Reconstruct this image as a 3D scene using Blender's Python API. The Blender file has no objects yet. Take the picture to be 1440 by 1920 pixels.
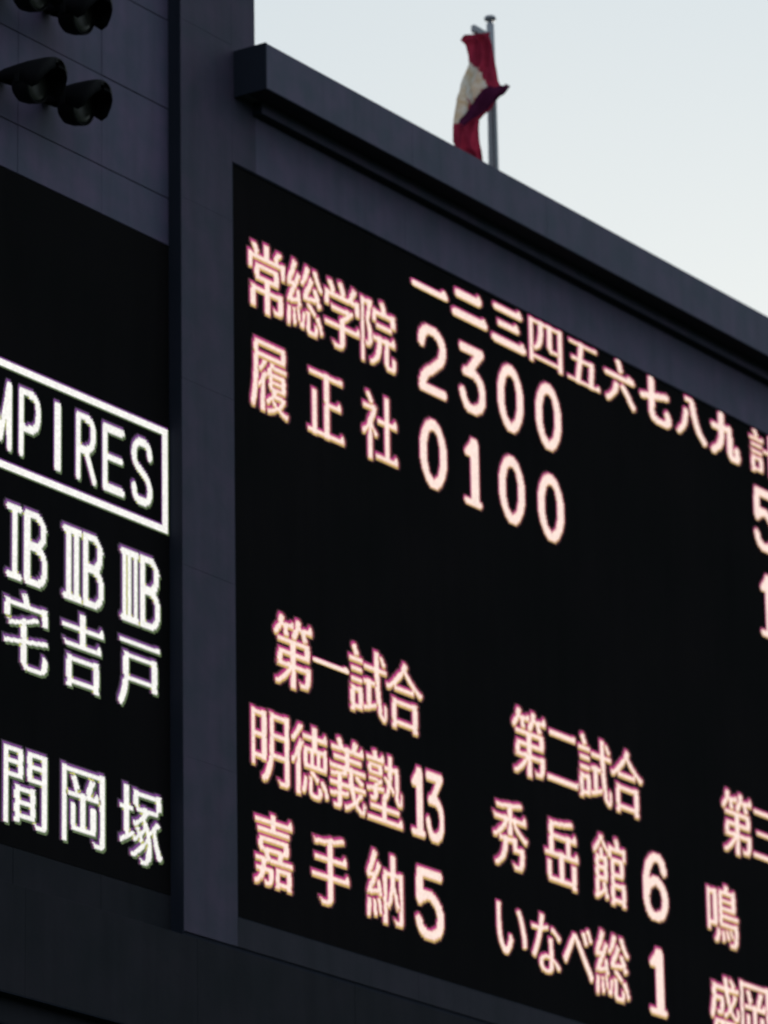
import bpy, bmesh, math, random
import numpy as np
from mathutils import Matrix, Vector
random.seed(7)
rng = np.random.default_rng(7)

# ------------------------------------------------------------------ camera, sky, sun, exposure
SC = bpy.context.scene
COL = SC.collection
cam_d = bpy.data.cameras.new('camera')
cam = bpy.data.objects.new('camera', cam_d)
COL.objects.link(cam)
SC.camera = cam
R = ((0.5601735811887313, -0.24265903052138585, -0.7920367124348549),
     (-0.8282242357197077, -0.18232009263843502, -0.5299094254557268),
     (-0.015816899338932985, 0.9528252613815051, -0.3031069893099934))
M4 = Matrix([list(R[0]) + [-51.7346], list(R[1]) + [-37.8215], list(R[2]) + [10.0], [0, 0, 0, 1]])
cam.matrix_world = M4
cam_d.sensor_fit = 'VERTICAL'
cam_d.sensor_height = 36.0
cam_d.sensor_width = 27.0
cam_d.lens = 178.939
cam_d.clip_start = 0.5
cam_d.clip_end = 6000
cam_d.dof.use_dof = True                       # hand held phone zoom: the whole board is slightly soft
cam_d.dof.focus_distance = 54.0
cam_d.dof.aperture_fstop = 1.4

SUN_EL, SUN_AZ = math.radians(9.0), math.radians(62.0)     # azimuth measured from +Y towards +X (behind the board, right)
W = bpy.data.worlds.new('World'); SC.world = W; W.use_nodes = True
nt = W.node_tree; nt.nodes.clear()
sky = nt.nodes.new('ShaderNodeTexSky'); sky.sky_type = 'NISHITA'; sky.sun_disc = False
sky.sun_elevation = SUN_EL; sky.sun_rotation = SUN_AZ
sky.air_density = 1.0; sky.dust_density = 2.2; sky.ozone_density = 2.0; sky.altitude = 10
bg = nt.nodes.new('ShaderNodeBackground'); bg.inputs['Strength'].default_value = 0.1
# thin high veil of cloud over the whole sky
tc = nt.nodes.new('ShaderNodeTexCoord')
nz = nt.nodes.new('ShaderNodeTexNoise'); nz.inputs['Scale'].default_value = 2.2; nz.inputs['Detail'].default_value = 4
mp = nt.nodes.new('ShaderNodeMapRange')
mp.inputs['From Min'].default_value = 0.3; mp.inputs['From Max'].default_value = 0.7
mp.inputs['To Min'].default_value = 0.77; mp.inputs['To Max'].default_value = 0.87
mx = nt.nodes.new('ShaderNodeMix'); mx.data_type = 'RGBA'
mx.inputs['B'].default_value = (6.25, 7.35, 8.15, 1)
nt.links.new(tc.outputs['Generated'], nz.inputs['Vector'])
nt.links.new(nz.outputs['Fac'], mp.inputs['Value'])
nt.links.new(mp.outputs['Result'], mx.inputs['Factor'])
nt.links.new(sky.outputs['Color'], mx.inputs['A'])
nt.links.new(mx.outputs['Result'], bg.inputs['Color'])
wo = nt.nodes.new('ShaderNodeOutputWorld'); nt.links.new(bg.outputs[0], wo.inputs['Surface'])

sun_d = bpy.data.lights.new('sun', 'SUN'); sun_d.energy = 0.5; sun_d.angle = math.radians(12); sun_d.color = (1, .93, .86)
sun = bpy.data.objects.new('sun', sun_d); COL.objects.link(sun)
sd = Vector((math.sin(SUN_AZ) * math.cos(SUN_EL), math.cos(SUN_AZ) * math.cos(SUN_EL), math.sin(SUN_EL)))
sun.rotation_euler = sd.to_track_quat('Z', 'Y').to_euler()
sun.location = (40, 20, 60)

SC.view_settings.view_transform = 'Standard'
SC.view_settings.look = 'None'
SC.view_settings.exposure = 0.0
SC.view_settings.gamma = 1.0
SC.view_settings.use_curve_mapping = False

# ------------------------------------------------------------------ materials
def paint(name, col, rough=.6, vary=.10, bump=.004, scale=1.3, tint=.5, spec=.3):
    """painted metal / render coat: blotchy tone, faint vertical rain streaks, fine relief"""
    m = bpy.data.materials.new(name); m.use_nodes = True
    t = m.node_tree; b = t.nodes['Principled BSDF']
    b.inputs['Roughness'].default_value = rough
    b.inputs['Specular IOR Level'].default_value = spec
    co = t.nodes.new('ShaderNodeTexCoord')
    geo = t.nodes.new('ShaderNodeNewGeometry')
    n1 = t.nodes.new('ShaderNodeTexNoise'); n1.inputs['Scale'].default_value = scale; n1.inputs['Detail'].default_value = 5
    t.links.new(geo.outputs['Position'], n1.inputs['Vector'])
    mpn = t.nodes.new('ShaderNodeMapping'); mpn.inputs['Scale'].default_value = (5.0, 5.0, .35)
    t.links.new(geo.outputs['Position'], mpn.inputs['Vector'])
    n2 = t.nodes.new('ShaderNodeTexNoise'); n2.inputs['Scale'].default_value = 1.0; n2.inputs['Detail'].default_value = 3
    t.links.new(mpn.outputs[0], n2.inputs['Vector'])
    r1 = t.nodes.new('ShaderNodeMix'); r1.data_type = 'RGBA'
    a = [c * (1 - vary) for c in col]; c2 = [c * (1 + vary) for c in col]
    r1.inputs['A'].default_value = (a[0] * (1 - .08 * tint), a[1] * (1 + .04 * tint), a[2], 1)
    r1.inputs['B'].default_value = (c2[0] * (1 + .10 * tint), c2[1] * (1 - .04 * tint), c2[2], 1)
    f = t.nodes.new('ShaderNodeMapRange'); f.inputs['From Min'].default_value = .35; f.inputs['From Max'].default_value = .65
    t.links.new(n1.outputs['Fac'], f.inputs['Value']); t.links.new(f.outputs[0], r1.inputs['Factor'])
    r2 = t.nodes.new('ShaderNodeMix'); r2.data_type = 'RGBA'; r2.blend_type = 'MULTIPLY'
    f2 = t.nodes.new('ShaderNodeMapRange'); f2.inputs['From Min'].default_value = .4; f2.inputs['From Max'].default_value = .75
    f2.inputs['To Min'].default_value = 0; f2.inputs['To Max'].default_value = .6
    t.links.new(n2.outputs['Fac'], f2.inputs['Value']); t.links.new(f2.outputs[0], r2.inputs['Factor'])
    r2.inputs['B'].default_value = (.72, .72, .74, 1)
    t.links.new(r1.outputs['Result'], r2.inputs['A'])
    t.links.new(r2.outputs['Result'], b.inputs['Base Color'])
    n3 = t.nodes.new('ShaderNodeTexNoise'); n3.inputs['Scale'].default_value = 9; n3.inputs['Detail'].default_value = 6
    t.links.new(geo.outputs['Position'], n3.inputs['Vector'])
    bp = t.nodes.new('ShaderNodeBump'); bp.inputs['Distance'].default_value = bump; bp.inputs['Strength'].default_value = .6
    t.links.new(n3.outputs['Fac'], bp.inputs['Height']); t.links.new(bp.outputs[0], b.inputs['Normal'])
    return m

def emit(name, col, strength):
    m = bpy.data.materials.new(name); m.use_nodes = True
    t = m.node_tree; b = t.nodes['Principled BSDF']
    b.inputs['Base Color'].default_value = (.01, .01, .01, 1)
    b.inputs['Emission Color'].default_value = (*col, 1)
    g_ = t.nodes.new('ShaderNodeNewGeometry')
    w_ = t.nodes.new('ShaderNodeTexWhiteNoise'); w_.noise_dimensions = '3D'
    q_ = t.nodes.new('ShaderNodeVectorMath'); q_.operation = 'SNAP'; q_.inputs[1].default_value = (.029, 1.0, .029)
    t.links.new(g_.outputs['Position'], q_.inputs[0]); t.links.new(q_.outputs[0], w_.inputs['Vector'])
    m_ = t.nodes.new('ShaderNodeMapRange'); m_.inputs['To Min'].default_value = strength * .86; m_.inputs['To Max'].default_value = strength * 1.06
    t.links.new(w_.outputs['Value'], m_.inputs['Value']); t.links.new(m_.outputs[0], b.inputs['Emission Strength'])
    b.inputs['Roughness'].default_value = .6
    return m

M = {}
M['wall'] = paint('grey_blue_wall_paint', (.073, .065, .115), spec=.2, scale=2.2, tint=1.1)
M['column'] = paint('grey_blue_column_paint', (.047, .042, .072), spec=.15, scale=2.2, tint=1.1)
M['low_rail'] = paint('shaded_rail_paint', (.027, .0265, .037), spec=.06)  # same frame as the upper rail, darkened to paint in shade low down
M['cornice'] = paint('cornice_paint', (.066, .065, .106), spec=.2, scale=2.2, tint=1.1)
M['base'] = paint('shaded_base_paint', (.0185, .0190, .0245), spec=.03)  # darkened so the colour carries the shade low on the building
M['dark'] = paint('dark_metal_and_shade', (.015, .018, .030), rough=.8, vary=.05, spec=.1)  # paints shade onto side faces and soffits; plain dark on screen frames, halyard
M['black'] = paint('matt_black_screen_louvre', (.0065, .0060, .0066), rough=.9, vary=.1, bump=.002, scale=.5, spec=.03)
M['joint'] = paint('joint_backing', (.025, .026, .034), rough=.8)
M['lamp'] = paint('black_lamp_metal', (.004, .004, .005), rough=.6, vary=.1, scale=6, spec=.1)
M['roof'] = paint('roof_membrane', (.16, .16, .16), rough=.9)
M['pole'] = paint('grey_pole_metal', (.30, .30, .34), rough=.4, vary=.05)
M['grass'] = paint('field_grass', (.03, .055, .02), rough=.9, vary=.25, scale=.2)
def glassmat():
    m = bpy.data.materials.new('lamp_glass'); m.use_nodes = True
    b = m.node_tree.nodes['Principled BSDF']
    b.inputs['Base Color'].default_value = (.022, .022, .020, 1); b.inputs['Roughness'].default_value = .4
    return m
M['glass'] = glassmat()
def cloth(name, col, vary=.15, mott=None):
    m = bpy.data.materials.new(name); m.use_nodes = True
    t = m.node_tree; t.nodes.remove(t.nodes['Principled BSDF']); out = t.nodes['Material Output']
    n = t.nodes.new('ShaderNodeTexNoise'); n.inputs['Scale'].default_value = 5; n.inputs['Detail'].default_value = 4
    g = t.nodes.new('ShaderNodeNewGeometry'); t.links.new(g.outputs['Position'], n.inputs['Vector'])
    x = t.nodes.new('ShaderNodeMix'); x.data_type = 'RGBA'
    x.inputs['A'].default_value = (*[c * (1 - vary) for c in col], 1)
    x.inputs['B'].default_value = (*(mott or [c * (1 + vary) for c in col]), 1)
    f = t.nodes.new('ShaderNodeMapRange'); f.inputs['From Min'].default_value = .42; f.inputs['From Max'].default_value = .62
    t.links.new(n.outputs['Fac'], f.inputs['Value']); t.links.new(f.outputs[0], x.inputs['Factor'])
    d = t.nodes.new('ShaderNodeBsdfDiffuse'); tr = t.nodes.new('ShaderNodeBsdfTranslucent')
    t.links.new(x.outputs['Result'], d.inputs['Color']); t.links.new(x.outputs['Result'], tr.inputs['Color'])
    s = t.nodes.new('ShaderNodeMixShader'); s.inputs[0].default_value = .5
    t.links.new(d.outputs[0], s.inputs[1]); t.links.new(tr.outputs[0], s.inputs[2]); t.links.new(s.outputs[0], out.inputs['Surface'])
    return m
M['red'] = cloth('red_flag_cloth', (.34, .030, .068))
M['cream'] = cloth('cream_flag_cloth', (.80, .74, .68), .1, (.60, .45, .30))
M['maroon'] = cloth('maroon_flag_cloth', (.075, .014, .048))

# ------------------------------------------------------------------ helpers
def mesh_obj(name, verts, faces, mats, parent=None, midx=None, smooth=False):
    me = bpy.data.meshes.new(name)
    me.from_pydata([tuple(v) for v in verts], [], faces)
    for m in (mats if isinstance(mats, (list, tuple)) else [mats]): me.materials.append(m)
    if midx is not None: me.polygons.foreach_set('material_index', midx)
    if smooth: me.polygons.foreach_set('use_smooth', [True] * len(me.polygons))
    me.update()
    o = bpy.data.objects.new(name, me); COL.objects.link(o)
    if parent: o.parent = parent
    return o

BF = [(0, 3, 2, 1), (4, 5, 6, 7), (0, 1, 5, 4), (1, 2, 6, 5), (2, 3, 7, 6), (3, 0, 4, 7)]
def box(name, x, y, z, mat, parent=None, bevel=0.0):
    v = [(x[0], y[0], z[0]), (x[1], y[0], z[0]), (x[1], y[1], z[0]), (x[0], y[1], z[0]),
         (x[0], y[0], z[1]), (x[1], y[0], z[1]), (x[1], y[1], z[1]), (x[0], y[1], z[1])]
    if not bevel:
        return mesh_obj(name, v, BF, mat, parent)
    bm = bmesh.new(); vs = [bm.verts.new(p) for p in v]
    for f in BF: bm.faces.new([vs[i] for i in f])
    bmesh.ops.bevel(bm, geom=list(bm.edges), offset=bevel, segments=1, affect='EDGES')
    me = bpy.data.meshes.new(name); bm.to_mesh(me); bm.free(); me.materials.append(mat)
    o = bpy.data.objects.new(name, me); COL.objects.link(o)
    if parent: o.parent = parent
    return o

def profile(name, pts, x0, x1, mat, parent=None):
    """closed (y, z) outline run along X"""
    n = len(pts)
    v = [(x0, p[0], p[1]) for p in pts] + [(x1, p[0], p[1]) for p in pts]
    f = [(i, (i + 1) % n, n + (i + 1) % n, n + i) for i in range(n)] + [tuple(range(n))[::-1], tuple(range(n, 2 * n))]
    o = mesh_obj(name, v, f, mat, parent)
    bm = bmesh.new(); bm.from_mesh(o.data); bmesh.ops.recalc_face_normals(bm, faces=bm.faces); bm.to_mesh(o.data); bm.free()
    return o

def empty(name, loc, label, cat, group=None):
    o = bpy.data.objects.new(name, None); COL.objects.link(o)
    o.location = loc; o['label'] = label; o['category'] = cat
    if group: o['group'] = group
    return o
def settle(root):
    """children were modelled in world space: move their meshes into the root's space"""
    for c in root.children:
        c.data.transform(Matrix.Translation(-root.location))

def jit(a=.004): return random.uniform(-a, a)

# ------------------------------------------------------------------ ground
S = 2500
g = mesh_obj('ground', [(-S, -S, 0), (S, -S, 0), (S, S, 0), (-S, S, 0)], [(0, 1, 2, 3)], M['grass'])
g['kind'] = 'structure'

# ------------------------------------------------------------------ scoreboard building
B = empty('scoreboard_building', (7.5, 3, 0), 'dark grey-blue stadium scoreboard building with tall column and overhanging cornice', 'building')
XL, XR = -8.7, 24.0
ROWS = [34.205, 34.885, 36.182, 37.485, 38.785, 40.085, 41.385]
XC = [-8.7, -6.9, -5.1, -3.3, -1.5, -.004]
# backing bodies (behind the cladding)
box('wall_core', (XL, -.004), (.236, 5), (24.72, 41.3), M['joint'], B)
box('wall_core', (.012, 1.19), (.034, 3.2), (24.775, 41.3), M['column'], B)
box('wall_core', (1.19, 1.745), (.034, 3.2), (35.77, 41.3), M['wall'], B)
box('wall_core', (1.76, XR), (.034, .30), (35.75, 37.2), M['joint'], B)
box('wall_core', (1.76, XR), (.30, 5.5), (24.80, 37.2), M['joint'], B)
box('roof', (1.76, XR), (.0, 5.6), (37.2, 37.3), M['roof'], B)
box('roof', (XL, 1.76), (.01, 5.1), (41.385, 41.45), M['roof'], B)
# left wing cladding above the screen
for r in range(len(ROWS) - 1):
    for c in range(len(XC) - 1):
        j = jit(.003)
        box('wall_panel', (XC[c] + .002, XC[c + 1] - (.002 if c < 4 else 0)), (.20 + j, .232), (ROWS[r] + .006, ROWS[r + 1] - .006), M['wall'], B, .004)
for c in range(len(XC) - 1):
    box('wall_panel', (XC[c] + .002, XC[c + 1] - (.002 if c < 4 else 0)), (.20 + jit(.003), .232), (24.735, 25.243), M['base'], B, .004)
# side return of the projecting right block: near-black strip, its shade painted in
box('side_shade_strip', (-.003, .010), (.002, .234), (24.74, 41.38), M['dark'], B)
# column cladding
CZ = [24.762, 27.1, 29.7, 32.3, 34.885, 37.485, 40.085, 41.385]
for a, b in zip(CZ[:-1], CZ[1:]):
    box('column_panel', (.011, 1.196), (jit(.002), .030), (a + .001, b - .001), M['column'], B, .001)
for a, b in ((35.765, 36.77), (36.77, 38.785), (38.785, 41.385)):
    box('column_panel', (1.2015, 1.758), (.001 + jit(.001), .030), (a + .001, b - .001), M['column'], B, .001)
# rail above and below the big screen
xs = [1.762] + [1.762 + 3.7 * k for k in range(1, 7)]
for a, b in zip(xs[:-1], xs[1:]):
    b = min(b, XR)
    box('rail_panel', (a + .002, b - .002), (.002 + jit(.0015), .030), (35.765, 36.80), M['wall'], B, .003)
xs = [1.2] + [1.762 + 3.7 * k for k in range(1, 7)]
for a, b in zip(xs[:-1], xs[1:]):
    b = min(b, XR)
    box('rail_panel', (a + .002, b - .002), (.002 + jit(.0015), .030), (24.762, 25.152), M['low_rail'], B, .003)
box('rail_panel', (22.4, XR), (.002, .030), (25.156, 35.76), M['wall'], B, .003)
# cornice: tall fascia, sloping soffit, small bead under it
profile('cornice', [(-.53, 36.738), (-.53, 37.40), (.25, 37.43), (.25, 36.80), (-.003, 36.790), (-.15, 36.777)], 1.262, XR, M['cornice'], B)
xs = [1.262 + 3.6 * k for k in range(0, 7)] + [XR]
for a, b in zip(xs[:-1], xs[1:]):
    box('fascia_panel', (a + .0015, b - .0015), (-.548 + jit(.001), -.531), (36.735, 37.402), M['cornice'], B, .004)
box('soffit', (1.262, XR), (-.545, -.535), (36.722, 36.7335), M['dark'], B)  # dark sheets put the shade under the cornice into colour
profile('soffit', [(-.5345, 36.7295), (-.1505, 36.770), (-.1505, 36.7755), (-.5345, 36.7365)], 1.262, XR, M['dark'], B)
box('cornice_end_shade', (1.244, 1.260), (-.549, -.004), (36.72, 37.41), M['dark'], B, .003)  # left-facing end, its shade painted as a dark sheet
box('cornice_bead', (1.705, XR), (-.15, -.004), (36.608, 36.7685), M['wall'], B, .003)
box('bead_soffit', (1.705, XR), (-.149, -.004), (36.596, 36.6065), M['dark'], B)  # painted shade under the bead
box('bead_end_shade', (1.690, 1.7035), (-.149, -.004), (36.597, 36.77), M['dark'], B)  # painted shade on the left end of the bead
# dark joint under the projecting block, base wall below it
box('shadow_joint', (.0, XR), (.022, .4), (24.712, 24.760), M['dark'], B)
xs = [XL] + [-6.9 + 3.6 * k for k in range(0, 9)]
for a, b in zip(xs[:-1], xs[1:]):
    b = min(b, XR)
    box('base_panel', (a + .0015, b - .0015), (.0 + jit(.0015), .05), (23.335, 24.710), M['base'], B, .004)
box('base_core', (XL, XR), (.05, 5), (23.34, 24.705), M['joint'], B)
box('base_soffit', (XL, XR), (.003, .188), (23.322, 23.334), M['dark'], B)  # dark sheet paints the shade under the base
box('base_strip', (XL, XR), (.19, 5), (23.005, 23.32), M['base'], B, .003)
box('base_soffit', (XL, XR), (.193, .33), (22.992, 23.003), M['dark'], B)  # painted shade under the strip
box('lower_wall', (XL, XR), (.33, 5), (0, 22.99), M['base'], B)
settle(B)

# ------------------------------------------------------------------ LED lettering
def runs(a):
    d = np.diff(np.concatenate(([0], a.astype(int), [0]))); return list(zip(np.where(d == 1)[0], np.where(d == -1)[0]))

N = 64
_cache = {}
def raster_font(ch, ss=4):
    c = bpy.data.curves.new('t', 'FONT'); c.body = ch; c.resolution_u = 4
    o = bpy.data.objects.new('t', c); COL.objects.link(o)
    dg = bpy.context.evaluated_depsgraph_get(); ev = o.evaluated_get(dg); m = ev.to_mesh()
    v = np.array([p.co[:2] for p in m.vertices]); m.calc_loop_triangles()
    t = np.array([l.vertices[:] for l in m.loop_triangles])
    lo = v.min(0); hi = v.max(0); K = N * ss
    gg = np.zeros((K, K), bool); q = (v - lo) / (hi - lo) * K
    for a, b, cc in q[t]:
        x0, x1 = int(max(min(a[0], b[0], cc[0]) - 1, 0)), int(min(max(a[0], b[0], cc[0]) + 2, K))
        y0, y1 = int(max(min(a[1], b[1], cc[1]) - 1, 0)), int(min(max(a[1], b[1], cc[1]) + 2, K))
        X, Y = np.meshgrid(np.arange(x0, x1) + .5, np.arange(y0, y1) + .5)
        def e(p, r): return (r[0] - p[0]) * (Y - p[1]) - (r[1] - p[1]) * (X - p[0])
        A_, B_, C_ = e(a, b), e(b, cc), e(cc, a)
        gg[y0:y1, x0:x1] |= ((A_ >= 0) & (B_ >= 0) & (C_ >= 0)) | ((A_ <= 0) & (B_ <= 0) & (C_ <= 0))
    ev.to_mesh_clear(); bpy.data.objects.remove(o); bpy.data.curves.remove(c)
    return gg.reshape(N, ss, N, ss).mean((1, 3)) > .45

def mincho(g):
    """slim horizontals, full verticals, small wedge at the end of long horizontals"""
    g = g.copy(); out = g.copy()
    for c in range(N):
        for a, b in runs(g[:, c]):
            L = b - a
            if 4 <= L <= 8:
                k = L - 4 if L < 7 else 2
                lo = k // 2; hi = k - lo
                out[a:a + lo, c] = 0; out[b - hi:b, c] = 0
    ser = np.zeros_like(g)
    for r in range(N):
        for a, b in runs(out[r]):
            if b - a >= 13:
                top = (r + 1 >= N or not out[r + 1, b - 3:b].any())
                if top and (r + 8 >= N or not out[r + 2:r + 8, max(b - 9, 0):min(b + 3, N)].any()):
                    dn = r - 4 >= 0 and out[max(r - 9, 0):r - 4, b - 4:b].any()
                    if dn:
                        for k in range(1, 3): ser[min(r + k, N - 1), max(b - 6 + k, 0):b] = 1
                    else:
                        for k in range(1, 5): ser[min(r + k, N - 1), max(b - 8 + k, 0):max(b - k // 2, 0)] = 1
    res = out.copy()
    for r in range(N):
        Rr = runs(out[r])
        for i, (a, b) in enumerate(Rr):
            if b - a <= 9:
                gl = a - (Rr[i - 1][1] if i else -99); gr = (Rr[i + 1][0] if i + 1 < len(Rr) else N + 99) - b
                if gl >= 5: res[r, max(a - 1, 0):a] = 1
                if gr >= 5: res[r, b:b + 1] = 1
                if gl >= 9 and b - a <= 6: res[r, max(a - 2, 0):a] = 1
    return res | ser

def pen(strokes, rx=.10, ry=.065):
    """strokes: polylines in the unit box of the ink; elliptical pen; 'c' first = smooth curve"""
    xs_ = (np.arange(N) + .5) / N
    X, Y = np.meshgrid(xs_, xs_); out = np.zeros((N, N), bool)
    for s in strokes:
        s = list(s); k = 1.0
        sm = False
        while s and not isinstance(s[0], tuple):
            w = s.pop(0)
            if w == 'c': sm = True
            else: k = float(w)
        p = np.array(s, float)
        if sm and len(p) > 2:
            q = [2 * p[0] - p[1]] + list(p) + [2 * p[-1] - p[-2]]; r = []
            for i in range(1, len(q) - 2):
                for t in np.linspace(0, 1, 9)[:-1]:
                    a, b, c, d = q[i - 1], q[i], q[i + 1], q[i + 2]
                    r.append(.5 * ((2 * b) + (c - a) * t + (2 * a - 5 * b + 4 * c - d) * t * t + (3 * b - a - 3 * c + d) * t ** 3))
            r.append(p[-1]); p = np.array(r)
        ax, ay = rx * k, ry * k
        if len(p) >= 1:
            lo = np.array([rx, ry]); p = lo + p * (1 - 2 * lo)
        for a, b in zip(p[:-1], p[1:]):
            A = np.array([a[0] / ax, a[1] / ay]); Bv = np.array([b[0] / ax, b[1] / ay]); d = Bv - A
            L = max((d * d).sum(), 1e-9)
            t = np.clip(((X / ax - A[0]) * d[0] + (Y / ay - A[1]) * d[1]) / L, 0, 1)
            out |= ((X / ax - A[0] - t * d[0]) ** 2 + (Y / ay - A[1] - t * d[1]) ** 2) <= 1
    q = out.reshape(N // 2, 2, N // 2, 2).sum((1, 3)) >= 2      # these wide strokes show the steps of the diode grid
    return np.repeat(np.repeat(q, 2, 0), 2, 1)

ell = ['c'] + [(.5 + .5 * math.sin(a), .5 + .5 * math.cos(a)) for a in np.linspace(0, 2 * math.pi, 17)]
Bs = lambda x0, x1: [[(x0, 0), (x0, 1)],
     ['c', (x0, 1), (x0 + .55 * (x1 - x0), 1), (x0 + .9 * (x1 - x0), .90), (x0 + .93 * (x1 - x0), .76), (x0 + .8 * (x1 - x0), .6), (x0 + .4 * (x1 - x0), .53), (x0, .53)],
     ['c', (x0 + .4 * (x1 - x0), .53), (x0 + .85 * (x1 - x0), .46), (x1, .28), (x0 + .93 * (x1 - x0), .1), (x0 + .6 * (x1 - x0), 0), (x0, 0)]]
D = {
 '0': ([ell], .116, .066),
 '1': ([[(.66, 0), (.66, 1)], [.9, (.14, .80), (.60, .97)], [.8, (.0, 0), (1, 0)]], .19, .055),
 '2': ([['c', (.0, .76), (.06, .90), (.3, 1), (.62, 1), (.92, .88), (1, .72), (.86, .53), (.5, .37), (.15, .22), (.02, .08)], [(0, 0), (1, 0)]], .112, .062),
 '3': ([[(.02, 1), (.95, 1), (.30, .60)], ['c', (.18, .60), (.55, .61), (.88, .52), (1, .32), (.92, .1), (.55, 0), (.2, .04), (0, .24)]], .112, .062),
 '5': ([[(.98, 1), (.08, 1), (.04, .56)], ['c', (.06, .54), (.3, .63), (.6, .63), (.9, .5), (1, .3), (.88, .08), (.5, 0), (.16, .05), (0, .2)]], .112, .062),
 '6': ([['c', (.96, .80), (.82, .96), (.5, 1), (.18, .86), (.02, .6), (0, .3), (.16, .06), (.5, 0), (.84, .08), (1, .3), (.84, .52), (.5, .6), (.16, .5), (.02, .34)]], .112, .062),
 'U': ([['c', (0, 1), (0, .5), (.03, .2), (.2, .03), (.5, 0), (.8, .03), (.97, .2), (1, .5), (1, 1)]], .112, .052),
 'M': ([[(0, 0), (.02, 1)], [(.98, 1), (1, 0)], [.85, (.04, 1), (.5, .12), (.96, 1)]], .112, .052),
 'P': ([[(0, 0), (0, 1)], ['c', (0, 1), (.5, 1), (.9, .92), (1, .72), (.88, .5), (.5, .42), (0, .42)]], .112, .052),
 'I': ([[(.5, 0), (.5, 1)]], .34, .04),
 'R': ([[(0, 0), (0, 1)], ['c', (0, 1), (.5, 1), (.88, .93), (.95, .74), (.85, .56), (.5, .48), (0, .48)], [(.5, .46), (1, 0)]], .112, .052),
 'E': ([[(1, 1), (0, 1), (0, 0), (1, 0)], [(0, .52), (.9, .52)]], .112, .052),
 'S': ([['c', (1, .78), (.9, .93), (.55, 1), (.18, .94), (.02, .78), (.14, .60), (.5, .5), (.86, .38), (1, .2), (.86, .05), (.5, 0), (.12, .06), (0, .22)]], .112, .052),
 'ⅠB': ([[(.17, 0), (.17, 1)], [.8, (0, 1), (.34, 1)], [.8, (0, 0), (.34, 0)]] + Bs(.52, 1), .060, .048),
 'ⅡB': ([[.85, (.12, 0), (.12, 1)], [.85, (.32, 0), (.32, 1)], [.8, (0, 1), (.42, 1)], [.8, (0, 0), (.42, 0)]] + Bs(.56, 1), .058, .048),
 'ⅢB': ([[.7, (.05, 0), (.05, 1)], [.7, (.21, 0), (.21, 1)], [.7, (.37, 0), (.37, 1)], [.8, (0, 1), (.42, 1)], [.8, (0, 0), (.42, 0)]] + Bs(.56, 1), .058, .048),
 '六': ([[.85, (0, .63), (.97, .63)], [.7, (.84, .69), (.95, .67)], [.85, (.44, 1), (.53, .80)], ['c', .85, (.36, .42), (.26, .2), (.02, 0)], ['c', .95, (.60, .42), (.8, .22), (.97, .02)]], .08, .055),
 '七': ([[.85, (0, .50), (.95, .70)], ['c', (.34, 1), (.34, .5), (.34, .16), (.48, .02), (.8, .0), (.98, .06), (.96, .26)]], .085, .065),
 '八': ([['c', .85, (.30, .66), (.22, .3), (.0, .02)], ['c', (.55, .92), (.60, .66), (.78, .25), (1, .02)], [.7, (.34, .98), (.56, .96)]], .082, .06),
 '九': ([[.85, (.02, .64), (.66, .70)], ['c', (.36, 1), (.36, .6), (.28, .24), (.0, .0)], ['c', (.66, .70), (.68, .4), (.68, .12), (.78, .0), (.97, .02), (.96, .24)]], .085, .065),
}
def bar(x0, x1, y):                      # brush-like horizontal: pointed start, wedge at its right end
    return [[.9, (x0, y), (x1, y)], [.75, (x1 - .13, y + .02), (x1 - .04, y + .16), (x1, y)]]
def glyph(ch):
    if ch in _cache: return _cache[ch]
    if ch in D: gm = pen(*D[ch])
    elif ch == '一': gm = pen([[.9, (0, .12), (1, .12)], [.8, (.86, .2), (.94, .95), (1, .2)]], .05, .26)
    elif ch == '一s': gm = pen([[.9, (0, .2), (1, .2)], [.8, (.88, .3), (.95, .8), (1, .25)]], .05, .27)
    elif ch == '二h': gm = pen([[.9, (.10, .86), (.82, .86)], [.7, (.74, .87), (.80, .98), (.85, .86)], [.9, (0, .06), (1, .06)], [.7, (.9, .07), (.96, .2), (1, .06)]], .06, .115)
    elif ch == '三h': gm = pen([[.9, (.08, .90), (.88, .90)], [.7, (.8, .9), (.86, 1), (.9, .9)], [.9, (.2, .50), (.78, .5)], [.7, (.7, .5), (.75, .6), (.8, .5)], [.9, (0, .05), (1, .05)], [.7, (.9, .06), (.95, .16), (1, .05)]], .06, .072)
    else: gm = mincho(raster_font(ch))
    _cache[ch] = gm
    return gm

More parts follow.
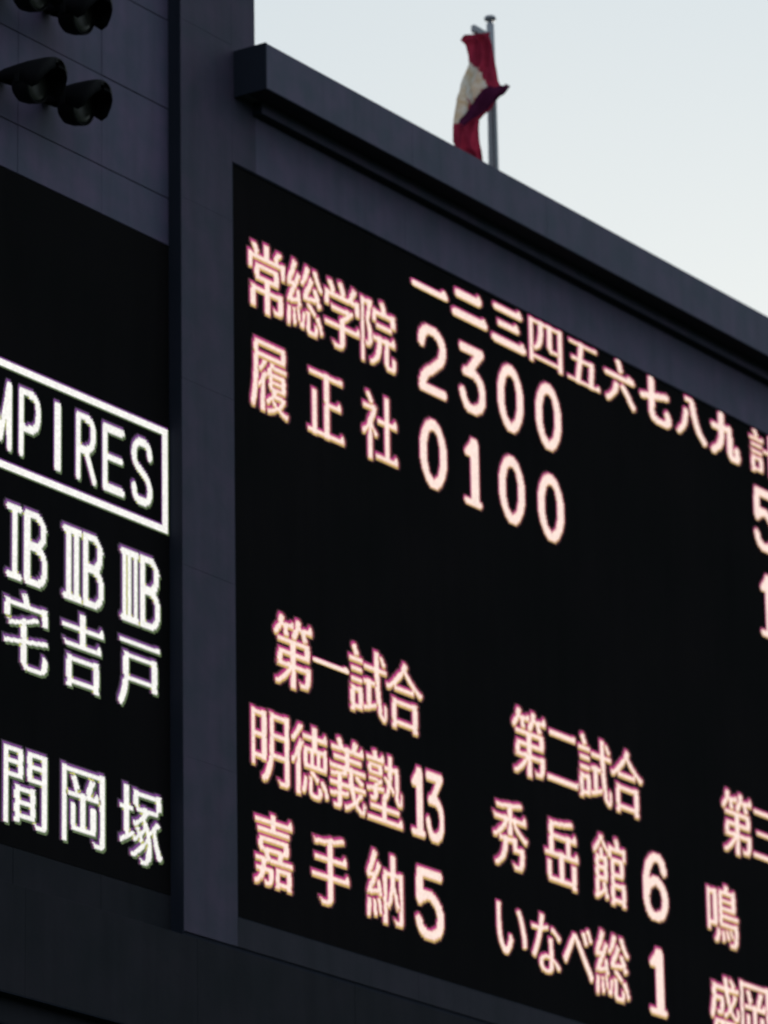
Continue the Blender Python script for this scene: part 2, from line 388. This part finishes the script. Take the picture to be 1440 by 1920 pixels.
def led_sheet(name, ch, x, z, y, mats, parent, warm=True):
    """lit diodes of one character: colour fringe and glow are painted as emissive cells round its strokes"""
    gm = glyph(ch)
    P_ = 8; K = N + 2 * P_
    dx_ = .012 if x[1] - x[0] > .3 else .004; dz_ = .018 if z[1] - z[0] > .3 else .004
    x = (x[0] + dx_, x[1] - dx_); z = (z[0] + dz_, z[1] - dz_)
    base = np.zeros((K, K), bool); base[P_:-P_, P_:-P_] = gm
    def sh(a, dx, dy): return np.roll(np.roll(a, dx, 1), dy, 0)
    # cell sizes differ for narrow characters; keep the fringe about 1.5 cm wide
    cx = (x[1] - x[0]) / N; cy = (z[1] - z[0]) / N
    nx = max(1, min(P_, round(.024 / cx))); ny = max(1, min(P_, round(.024 / cy)))
    Bm = base | sh(base, -nx, ny)
    Gm = base | sh(base, nx if not warm else 0, -ny)
    if warm: Rm = base | sh(base, -nx, 0) | sh(base, nx, 0) | sh(base, 0, ny) | sh(base, 0, -ny) | Bm
    else: Rm = base | sh(base, -nx, 0) | sh(base, -nx, ny)
    idx = np.zeros((K, K), int)
    inner = base & sh(base, -1, 0) & sh(base, 1, 0) & sh(base, 0, 1) & sh(base, 0, -1)
    far = Rm | sh(Rm, 1, 0) | sh(Rm, -1, 0) | sh(Rm, 2, 0) | sh(Rm, -2, 0)
    far = far | sh(far, 0, 1) | sh(far, 0, -1)
    idx[far] = 7; idx[Rm] = 4; idx[Gm & ~Rm] = 5; idx[Bm & Rm] = 2; idx[Gm & Rm] = 3; idx[base] = 6; idx[inner] = 1
    used = idx == 0
    vs, fs, mi = [], [], []
    for r in range(K):
        c = 0
        while c < K:
            if used[r, c]: c += 1; continue
            k = idx[r, c]; c2 = c
            while c2 < K and not used[r, c2] and idx[r, c2] == k: c2 += 1
            r2 = r + 1
            while r2 < K and (idx[r2, c:c2] == k).all() and not used[r2, c:c2].any(): r2 += 1
            used[r:r2, c:c2] = True
            X0 = x[0] + (c - P_) * cx; X1 = x[0] + (c2 - P_) * cx; Z0 = z[0] + (r - P_) * cy; Z1 = z[0] + (r2 - P_) * cy
            n = len(vs); vs += [(X0, y, Z0), (X1, y, Z0), (X1, y, Z1), (X0, y, Z1)]; fs.append((n, n + 1, n + 2, n + 3)); mi.append(k - 1)
            c = c2
    return mesh_obj(name, vs, fs, mats, parent, mi)

WARM = [emit('warm_white_diodes', (1.0, .79, .70), 1.02), emit('magenta_edge_glow', (.48, .02, .19), 1.0),  # edge and deep red colours paint lens fringe and glow round the strokes
        emit('amber_edge_glow', (.62, .40, .10), 1.0), emit('red_edge_glow', (.26, .012, .03), 1.0), emit('green_edge_glow', (.1, .3, .05), 1.0),
        emit('pale_pink_diodes', (.95, .60, .50), .98),
        emit('deep_red_glow', (.055, .004, .008), 1.0)]
COOL = [emit('white_diodes', (.97, .95, .90), 1.02), emit('violet_edge_glow', (.17, .04, .22), 1.0),  # edge and deep violet colours: painted fringe outside the lit strokes
        emit('yellow_edge_glow', (.5, .5, .1), 1.0), emit('pink_edge_glow', (.2, .02, .12), 1.0), emit('lime_edge_glow', (.09, .13, .05), 1.0),
        emit('pale_green_diodes', (.76, .74, .70), 1.0),
        emit('deep_violet_glow', (.018, .006, .018), 1.0)]

def nice(ch): return ch.rstrip('hs') if len(ch) > 1 else ch

# big board ----------------------------------------------------------
E1 = empty('led_display', (11.8, .09, 25.16), 'large black board right of the column, showing inning scores and team names', 'scoreboard display')
box('screen_panel', (1.2, 22.4), (.032, .16), (25.155, 35.762), M['black'], E1)
box('screen_frame', (1.1985, 1.212), (.003, .031), (25.155, 35.762), M['dark'], E1)
box('screen_frame', (1.214, 22.39), (.012, .031), (35.748, 35.762), M['dark'], E1)
box('screen_frame', (1.214, 22.39), (.012, .031), (25.155, 25.168), M['dark'], E1)
SY = .028
def C(ch, cx, w, z0, z1):
    o = led_sheet('lit_character', ch, (cx - w / 2 + .08, cx + w / 2 + .08), (z0 + .025, z1 + .025), SY, WARM, E1)
    o['label'] = 'lit warm white character ' + nice(ch)
A0, A1 = 33.74, 34.78
for ch, cx in zip('常総学院', (1.96, 2.87, 3.79, 4.69)): C(ch, cx, .90, A0, A1)
for ch, cx, w in (('2', 6.075, .74), ('3', 7.12, .71), ('0', 8.155, .71), ('0', 9.20, .72), ('5', 15.63, .72)): C(ch, cx, w, 33.71, 34.78)
A0, A1 = 32.32, 33.36
for ch, cx in zip('履正社', (2.0, 3.35, 4.69)): C(ch, cx, .91, A0, A1 - (.06 if ch == '正' else 0))
for ch, cx, w in (('0', 6.055, .71), ('1', 7.085, .53), ('0', 8.135, .71), ('0', 9.205, .73), ('1', 15.60, .50)): C(ch, cx, w, 32.29, 33.36)
C('一', 6.045, .96, 35.26, 35.43)
C('二h', 7.095, .96, 35.08, 35.64)
C('三h', 8.15, .96, 35.0, 35.72)
for ch, cx, z0, z1 in (('四', 9.18, 35.0, 35.72), ('五', 10.245, 35.01, 35.70), ('六', 11.30, 34.98, 35.75), ('七', 12.345, 34.98, 35.75),
                       ('八', 13.42, 34.99, 35.73), ('九', 14.465, 34.97, 35.75), ('計', 15.70, 34.98, 35.75)): C(ch, cx, .94, z0, z1)
for x0, mid in ((2.495, '一s'), (8.435, '二'), (14.385, '三')):
    C('第', x0, .93, 28.53, 29.55)
    if mid == '一s': C(mid, x0 + .90, .90, 29.03, 29.15)
    else: C(mid, x0 + .91, .90, 28.60, 29.42)
    C('試', x0 + 1.80, .94, 28.53, 29.54)
    C('合', x0 + 2.70, .92, 28.52, 29.53)
for ch, cx in zip('明徳義塾', (1.94, 2.86, 3.77, 4.66)): C(ch, cx, .90, 27.09, 28.12)
C('1', 5.49, .40, 27.08, 28.10); C('3', 5.91, .47, 27.07, 28.10)
for ch, cx in zip('嘉手納', (1.985, 3.32, 4.63)): C(ch, cx, .91, 25.68, 26.70)
C('5', 5.73, .73, 25.65, 26.68)
for ch, cx in zip('秀岳館', (7.87, 9.24, 10.57)): C(ch, cx, .93, 27.06, 28.11)
C('6', 11.865, .73, 27.04, 28.11)
C('い', 7.845, .80, 25.80, 26.56); C('な', 8.76, .80, 25.70, 26.59); C('べ', 9.62, .84, 25.78, 26.58); C('総', 10.56, .96, 25.63, 26.65)
C('1', 11.845, .56, 25.61, 26.65)
C('鳴', 13.84, .95, 27.02, 28.0); C('盛', 13.81, .90, 25.50, 26.56); C('岡', 14.72, .92, 25.50, 26.60)
settle(E1)

# left board ---------------------------------------------------------
E2 = empty('led_display', (-4.2, .28, 25.25), 'black led board left of the column listing the umpires in whiter lettering', 'scoreboard display')
box('screen_panel', (-8.60, -.004), (.200, .30), (25.249, 34.200), M['black'], E2)
box('screen_frame', (-8.695, -8.605), (.195, .30), (25.249, 34.200), M['dark'], E2)
SY2 = .196
def U(ch, x0, x1, z0, z1):
    o = led_sheet('lit_character', ch, (x0, x1), (z0, z1), SY2, COOL, E2, warm=False)
    o['label'] = 'lit white character ' + nice(ch)
for ch, x0, x1 in (('U', -4.60, -4.13), ('M', -3.86, -3.375), ('P', -3.255, -2.78), ('I', -2.535, -2.335), ('R', -2.058, -1.60), ('E', -1.488, -.99), ('S', -.862, -.381)):
    U(ch, x0, x1, 30.365, 31.33)
# box round the word: four lit bars in one outline
def frame_sheet():
    x0, x1, z0, z1, t = -5.0, -.05, 30.130, 31.580, .092
    e = .022
    v, f, mi = [], [], []
    def q(a, b, c, d, k, y=SY2):
        n = len(v); v.extend([(a, y, c), (b, y, c), (b, y, d), (a, y, d)]); f.append((n, n + 1, n + 2, n + 3)); mi.append(k)
    q(x0, x1, z1 - t, z1, 0); q(x0, x1, z0, z0 + t, 0); q(x0, x0 + .12, z0 + t, z1 - t, 0); q(x1 - .12, x1, z0 + t, z1 - t, 0)
    q(x0 - e, x1, z1, z1 + e, 1); q(x0 + .12, x1 - .12, z0 + t, z0 + t + e, 1)  # thin strips paint the colour fringe along the lit bars
    q(x0 + .12, x1 - .12, z1 - t - e, z1 - t, 4); q(x0, x1 + e, z0 - e, z0, 4)
    q(x1, x1 + e, z0, z1, 4); q(x1 - .12 - e, x1 - .12, z0 + t + e, z1 - t - e, 1)
    o = mesh_obj('lit_outline', v, f, COOL, E2, mi); o['label'] = 'lit rectangular outline round the word UMPIRES'
frame_sheet()
for ch, x0, x1 in (('ⅠB', -3.51, -2.632), ('ⅡB', -2.343, -1.44), ('ⅢB', -1.113, -.216)): U(ch, x0, x1, 28.70, 29.725)
for ch, x0, x1 in (('宅', -3.53, -2.61), ('吉', -2.34, -1.435), ('戸', -1.15, -.22)): U(ch, x0, x1, 27.56, 28.60 - (.08 if ch == '戸' else 0))
for ch, x0, x1 in (('間', -3.52, -2.61), ('岡', -2.33, -1.41), ('塚', -1.118, -.18)): U(ch, x0, x1, 25.52, 26.555)
settle(E2)

# ------------------------------------------------------------------ hooded floodlights on the left wing
def lathe(prof, seg=24, axis='y'):
    v, f = [], []
    for r, h in prof:
        for k in range(seg):
            a = 2 * math.pi * k / seg
            v.append((r * math.cos(a), h, r * math.sin(a)))
    for i in range(len(prof) - 1):
        for k in range(seg):
            f.append((i * seg + k, i * seg + (k + 1) % seg, (i + 1) * seg + (k + 1) % seg, (i + 1) * seg + k))
    f.append(tuple(range(seg))[::-1]); f.append(tuple(range((len(prof) - 1) * seg, len(prof) * seg)))
    return v, f
def make_lamp(label):
    t = empty('floodlight', (0, 0, 0), label, 'floodlight', 'hooded floodlights on the left wing of the board')
    # scoop shaped hood: shallow at the wall, deep and round at its outer end
    secs = [(-.02, .10, .13, -.01), (-.15, .15, .19, 0), (-.35, .20, .25, .0), (-.55, .235, .33, .0), (-.72, .25, .46, -.005),
            (-.82, .24, .42, -.015), (-.90, .215, .30, -.03), (-.955, .17, .21, -.05), (-.985, .09, .12, -.08)]
    n = 15; v = []; f = []
    for (y, w, h, zt) in secs:
        for k in range(n):
            a = math.pi * k / (n - 1)
            v.append((-w * math.cos(a), y, zt - h + h * math.sin(a) ** .62 if 0 < k < n - 1 else zt - h))
    for i in range(len(secs) - 1):
        for k in range(n - 1):
            f.append((i * n + k, i * n + k + 1, (i + 1) * n + k + 1, (i + 1) * n + k))
    f.append(tuple(range(n))); f.append(tuple((len(secs) - 1) * n + k for k in range(n))[::-1])
    h = mesh_obj('hood', v, f, M['lamp'], t, smooth=True)
    md = h.modifiers.new('thickness', 'SOLIDIFY'); md.thickness = .012; md.offset = -1
    # round lamp body hanging below the hood, its glass turned outwards
    v, f = lathe([(.06, .20), (.14, .17), (.205, .10), (.232, .0), (.235, -.08), (.225, -.13), (.215, -.14)])
    b = mesh_obj('lamp_body', v, f, M['lamp'], t, smooth=True)
    b.location = (0, -.47, -.31); b.rotation_euler = (math.radians(10), 0, 0)
    v, f = lathe([(.20, -.141), (.19, -.150), (.12, -.166), (.05, -.172)])
    gl = mesh_obj('lens', v, f, M['glass'], b, smooth=True)
    v, f = lathe([(.238, -.12), (.238, -.16), (.206, -.16), (.206, -.142)])
    rg = mesh_obj('rim', v, f[:-2], M['lamp'], b, smooth=True)
    # wall arm and yoke
    a = box('bracket', (-.04, .04), (-.42, .0), (-.12, -.04), M['lamp'], t, .008)
    box('mounting_plate', (-.07, .07), (-.018, .0), (-.12, .01), M['lamp'], t, .006)
    box('yoke', (-.255, -.243), (-.51, -.43), (-.33, -.17), M['lamp'], t, .004)
    box('yoke', (.243, .255), (-.51, -.43), (-.33, -.17), M['lamp'], t, .004)
    return t
def copy_tree(o, parent=None):
    c = o.copy(); COL.objects.link(c); c.parent = parent
    for ch in o.children: copy_tree(ch, c)
    return c
lamp = make_lamp('black hooded floodlight nearest the column in the lower pair on the left wall')
spots = [(-2.72, 35.50, None),
         (-3.685, 35.49, 'black hooded floodlight in the lower pair, cut by the left edge of the photo'),
         (-2.72, 36.78, 'black hooded floodlight nearest the column in the upper pair, cut by the top edge'),
         (-3.685, 36.77, 'black hooded floodlight of which only the round underside shows in the top left corner')]
for i, (x, z, lb) in enumerate(spots):
    o = lamp if i == 0 else copy_tree(lamp)
    o.location = (x, .196, z)
    if lb: o['label'] = lb

# ------------------------------------------------------------------ flagpole and flag on the roof
PX, PY = 9.455, 1.0
pole = empty('flagpole', (PX, PY, 37.3), 'grey metal flagpole with a mushroom cap standing on the roof behind the cornice', 'flagpole')
def lz(prof, name, mat, off=(0, 0), smooth=True):
    v, f = lathe(prof, 20)
    v = [(x + off[0], -z + off[1], y) for x, y, z in v]
    return mesh_obj(name, v, f, mat, pole, smooth=smooth)
lz([(.082, 0), (.078, 1.5), (.070, 2.6), (.058, 3.60)], 'pole', M['pole'])
lz([(.15, 0), (.15, .03), (.09, .06), (.08, .12)], 'base_collar', M['pole'])
lz([(.034, 3.60), (.034, 3.655), (.085, 3.665), (.094, 3.69), (.08, 3.72), (.04, 3.735), (.01, 3.74)], 'cap', M['pole'])
b = box('halyard_pulley', (-.50, -.04), (-.04, .04), (3.30, 3.42), M['pole'], pole, .015)
lz([(.008, .6), (.008, 3.2)], 'halyard', M['dark'], (-.125, -.10))
L = [(8.70, 40.42), (8.421, 40.32), (8.300, 40.20), (8.43, 40.146), (8.498, 39.995), (8.508, 39.867), (8.413, 39.704), (8.304, 39.537), (8.256, 39.434), (8.239, 39.358), (8.206, 39.278), (8.174, 39.198), (8.157, 39.123), (8.108, 38.995), (8.075, 38.898), (8.042, 38.8), (8.023, 38.665), (8.015, 38.447), (8.099, 38.345), (8.347, 38.321), (8.461, 38.1)]
Rr = [(9.05, 40.56), (9.116, 40.53), (9.144, 40.478), (9.186, 40.404), (9.224, 40.241), (9.264, 40.122), (9.304, 40.003), (9.329, 39.879), (9.40, 39.80), (9.40, 39.72), (9.36, 39.65), (9.30, 39.57), (9.22, 39.46), (9.10, 39.31), (8.911, 39.172), (8.772, 39.039), (8.752, 38.902), (8.759, 38.687), (8.753, 38.555), (8.749, 38.45), (8.76, 38.2)]
cream = [(8.51, 39.902), (8.60, 39.80), (8.66, 39.84), (8.75, 39.86), (8.822, 39.920), (8.90, 39.80), (8.962, 39.687), (8.90, 39.60), (8.836, 39.522), (8.725, 39.346), (8.60, 39.16), (8.50, 39.17), (8.45, 39.30), (8.42, 39.13), (8.387, 39.0), (8.187, 38.77), (7.9, 38.72), (8.0, 39.077), (8.1, 39.409), (8.309, 39.669)]
def inside(x, z, poly):
    c = False; j = len(poly) - 1
    for i in range(len(poly)):
        if (poly[i][1] > z) != (poly[j][1] > z) and x < (poly[j][0] - poly[i][0]) * (z - poly[i][1]) / (poly[j][1] - poly[i][1]) + poly[i][0]: c = not c
        j = i
    return c
def smooth_line(p, sub=4):
    p = np.array(p); out = []
    for i in range(len(p) - 1):
        for t in range(sub): out.append(p[i] + (p[i + 1] - p[i]) * t / sub)
    out.append(p[-1]); return np.array(out)
Ls, Rs = smooth_line(L), smooth_line(Rr)
nu = 34; v = []; f = []; mi = []
for i, (a, c) in enumerate(zip(Ls, Rs)):
    tt = i / len(Ls)
    for k in range(nu + 1):
        u = k / nu
        x = a[0] + (c[0] - a[0]) * u; z = a[1] + (c[1] - a[1]) * u
        y = .80 + math.sin(math.pi * min(max(u, 0), 1)) ** .6 * (.085 * math.sin(u * 13 + tt * 5 + 1.2 * math.sin(tt * 7)) + .045 * math.sin(u * 27 - tt * 9) + .06 * math.cos(u * 5 + tt * 11) + .02 * math.sin(u * 55 + tt * 25))
        v.append((x, y, z))
for i in range(len(Ls) - 1):
    for k in range(nu):
        q = (i * (nu + 1) + k, i * (nu + 1) + k + 1, (i + 1) * (nu + 1) + k + 1, (i + 1) * (nu + 1) + k)
        f.append(q)
        cxx = sum(v[j][0] for j in q) / 4; czz = sum(v[j][2] for j in q) / 4
        mi.append(1 if inside(cxx, czz, cream) else 0)
flag = empty('flag', (8.75, .8, 38.2), 'limp red flag with cream patch, wrapped beside the flagpole on the roof', 'flag')
fc = mesh_obj('flag_cloth', v, f, [M['red'], M['cream']], flag, mi, smooth=True)
# lower corner blown across the pole: a dark double fold in front
top = [(7.88, 38.66), (8.02, 38.80), (8.18, 38.962), (8.401, 39.294), (8.57, 39.42), (8.722, 39.531), (8.85, 39.57), (8.978, 39.602), (9.10, 39.66), (9.224, 39.734)]
bot = [(7.90, 38.55), (8.06, 38.65), (8.22, 38.74), (8.45, 38.90), (8.60, 38.99), (8.75, 39.10), (8.88, 39.24), (9.00, 39.37), (9.10, 39.47), (9.215, 39.60)]
T_, B_ = smooth_line(top), smooth_line(bot); B_ = B_ + (T_ - B_) * .18
v = []; f = []; m_ = 8
for i, (a, c) in enumerate(zip(T_, B_)):
    for k in range(m_ + 1):
        u = k / m_
        v.append((a[0] + (c[0] - a[0]) * u, .60 - .07 * math.sin(u * math.pi) + .03 * math.sin(i * .35 + u * 6), a[1] + (c[1] - a[1]) * u + .012 * math.sin(i * .9)))
for i in range(len(T_) - 1):
    for k in range(m_):
        f.append((i * (m_ + 1) + k, i * (m_ + 1) + k + 1, (i + 1) * (m_ + 1) + k + 1, (i + 1) * (m_ + 1) + k))
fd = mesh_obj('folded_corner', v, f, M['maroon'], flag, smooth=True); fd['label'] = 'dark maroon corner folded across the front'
for c in flag.children: c.data.transform(Matrix.Translation(-flag.location))
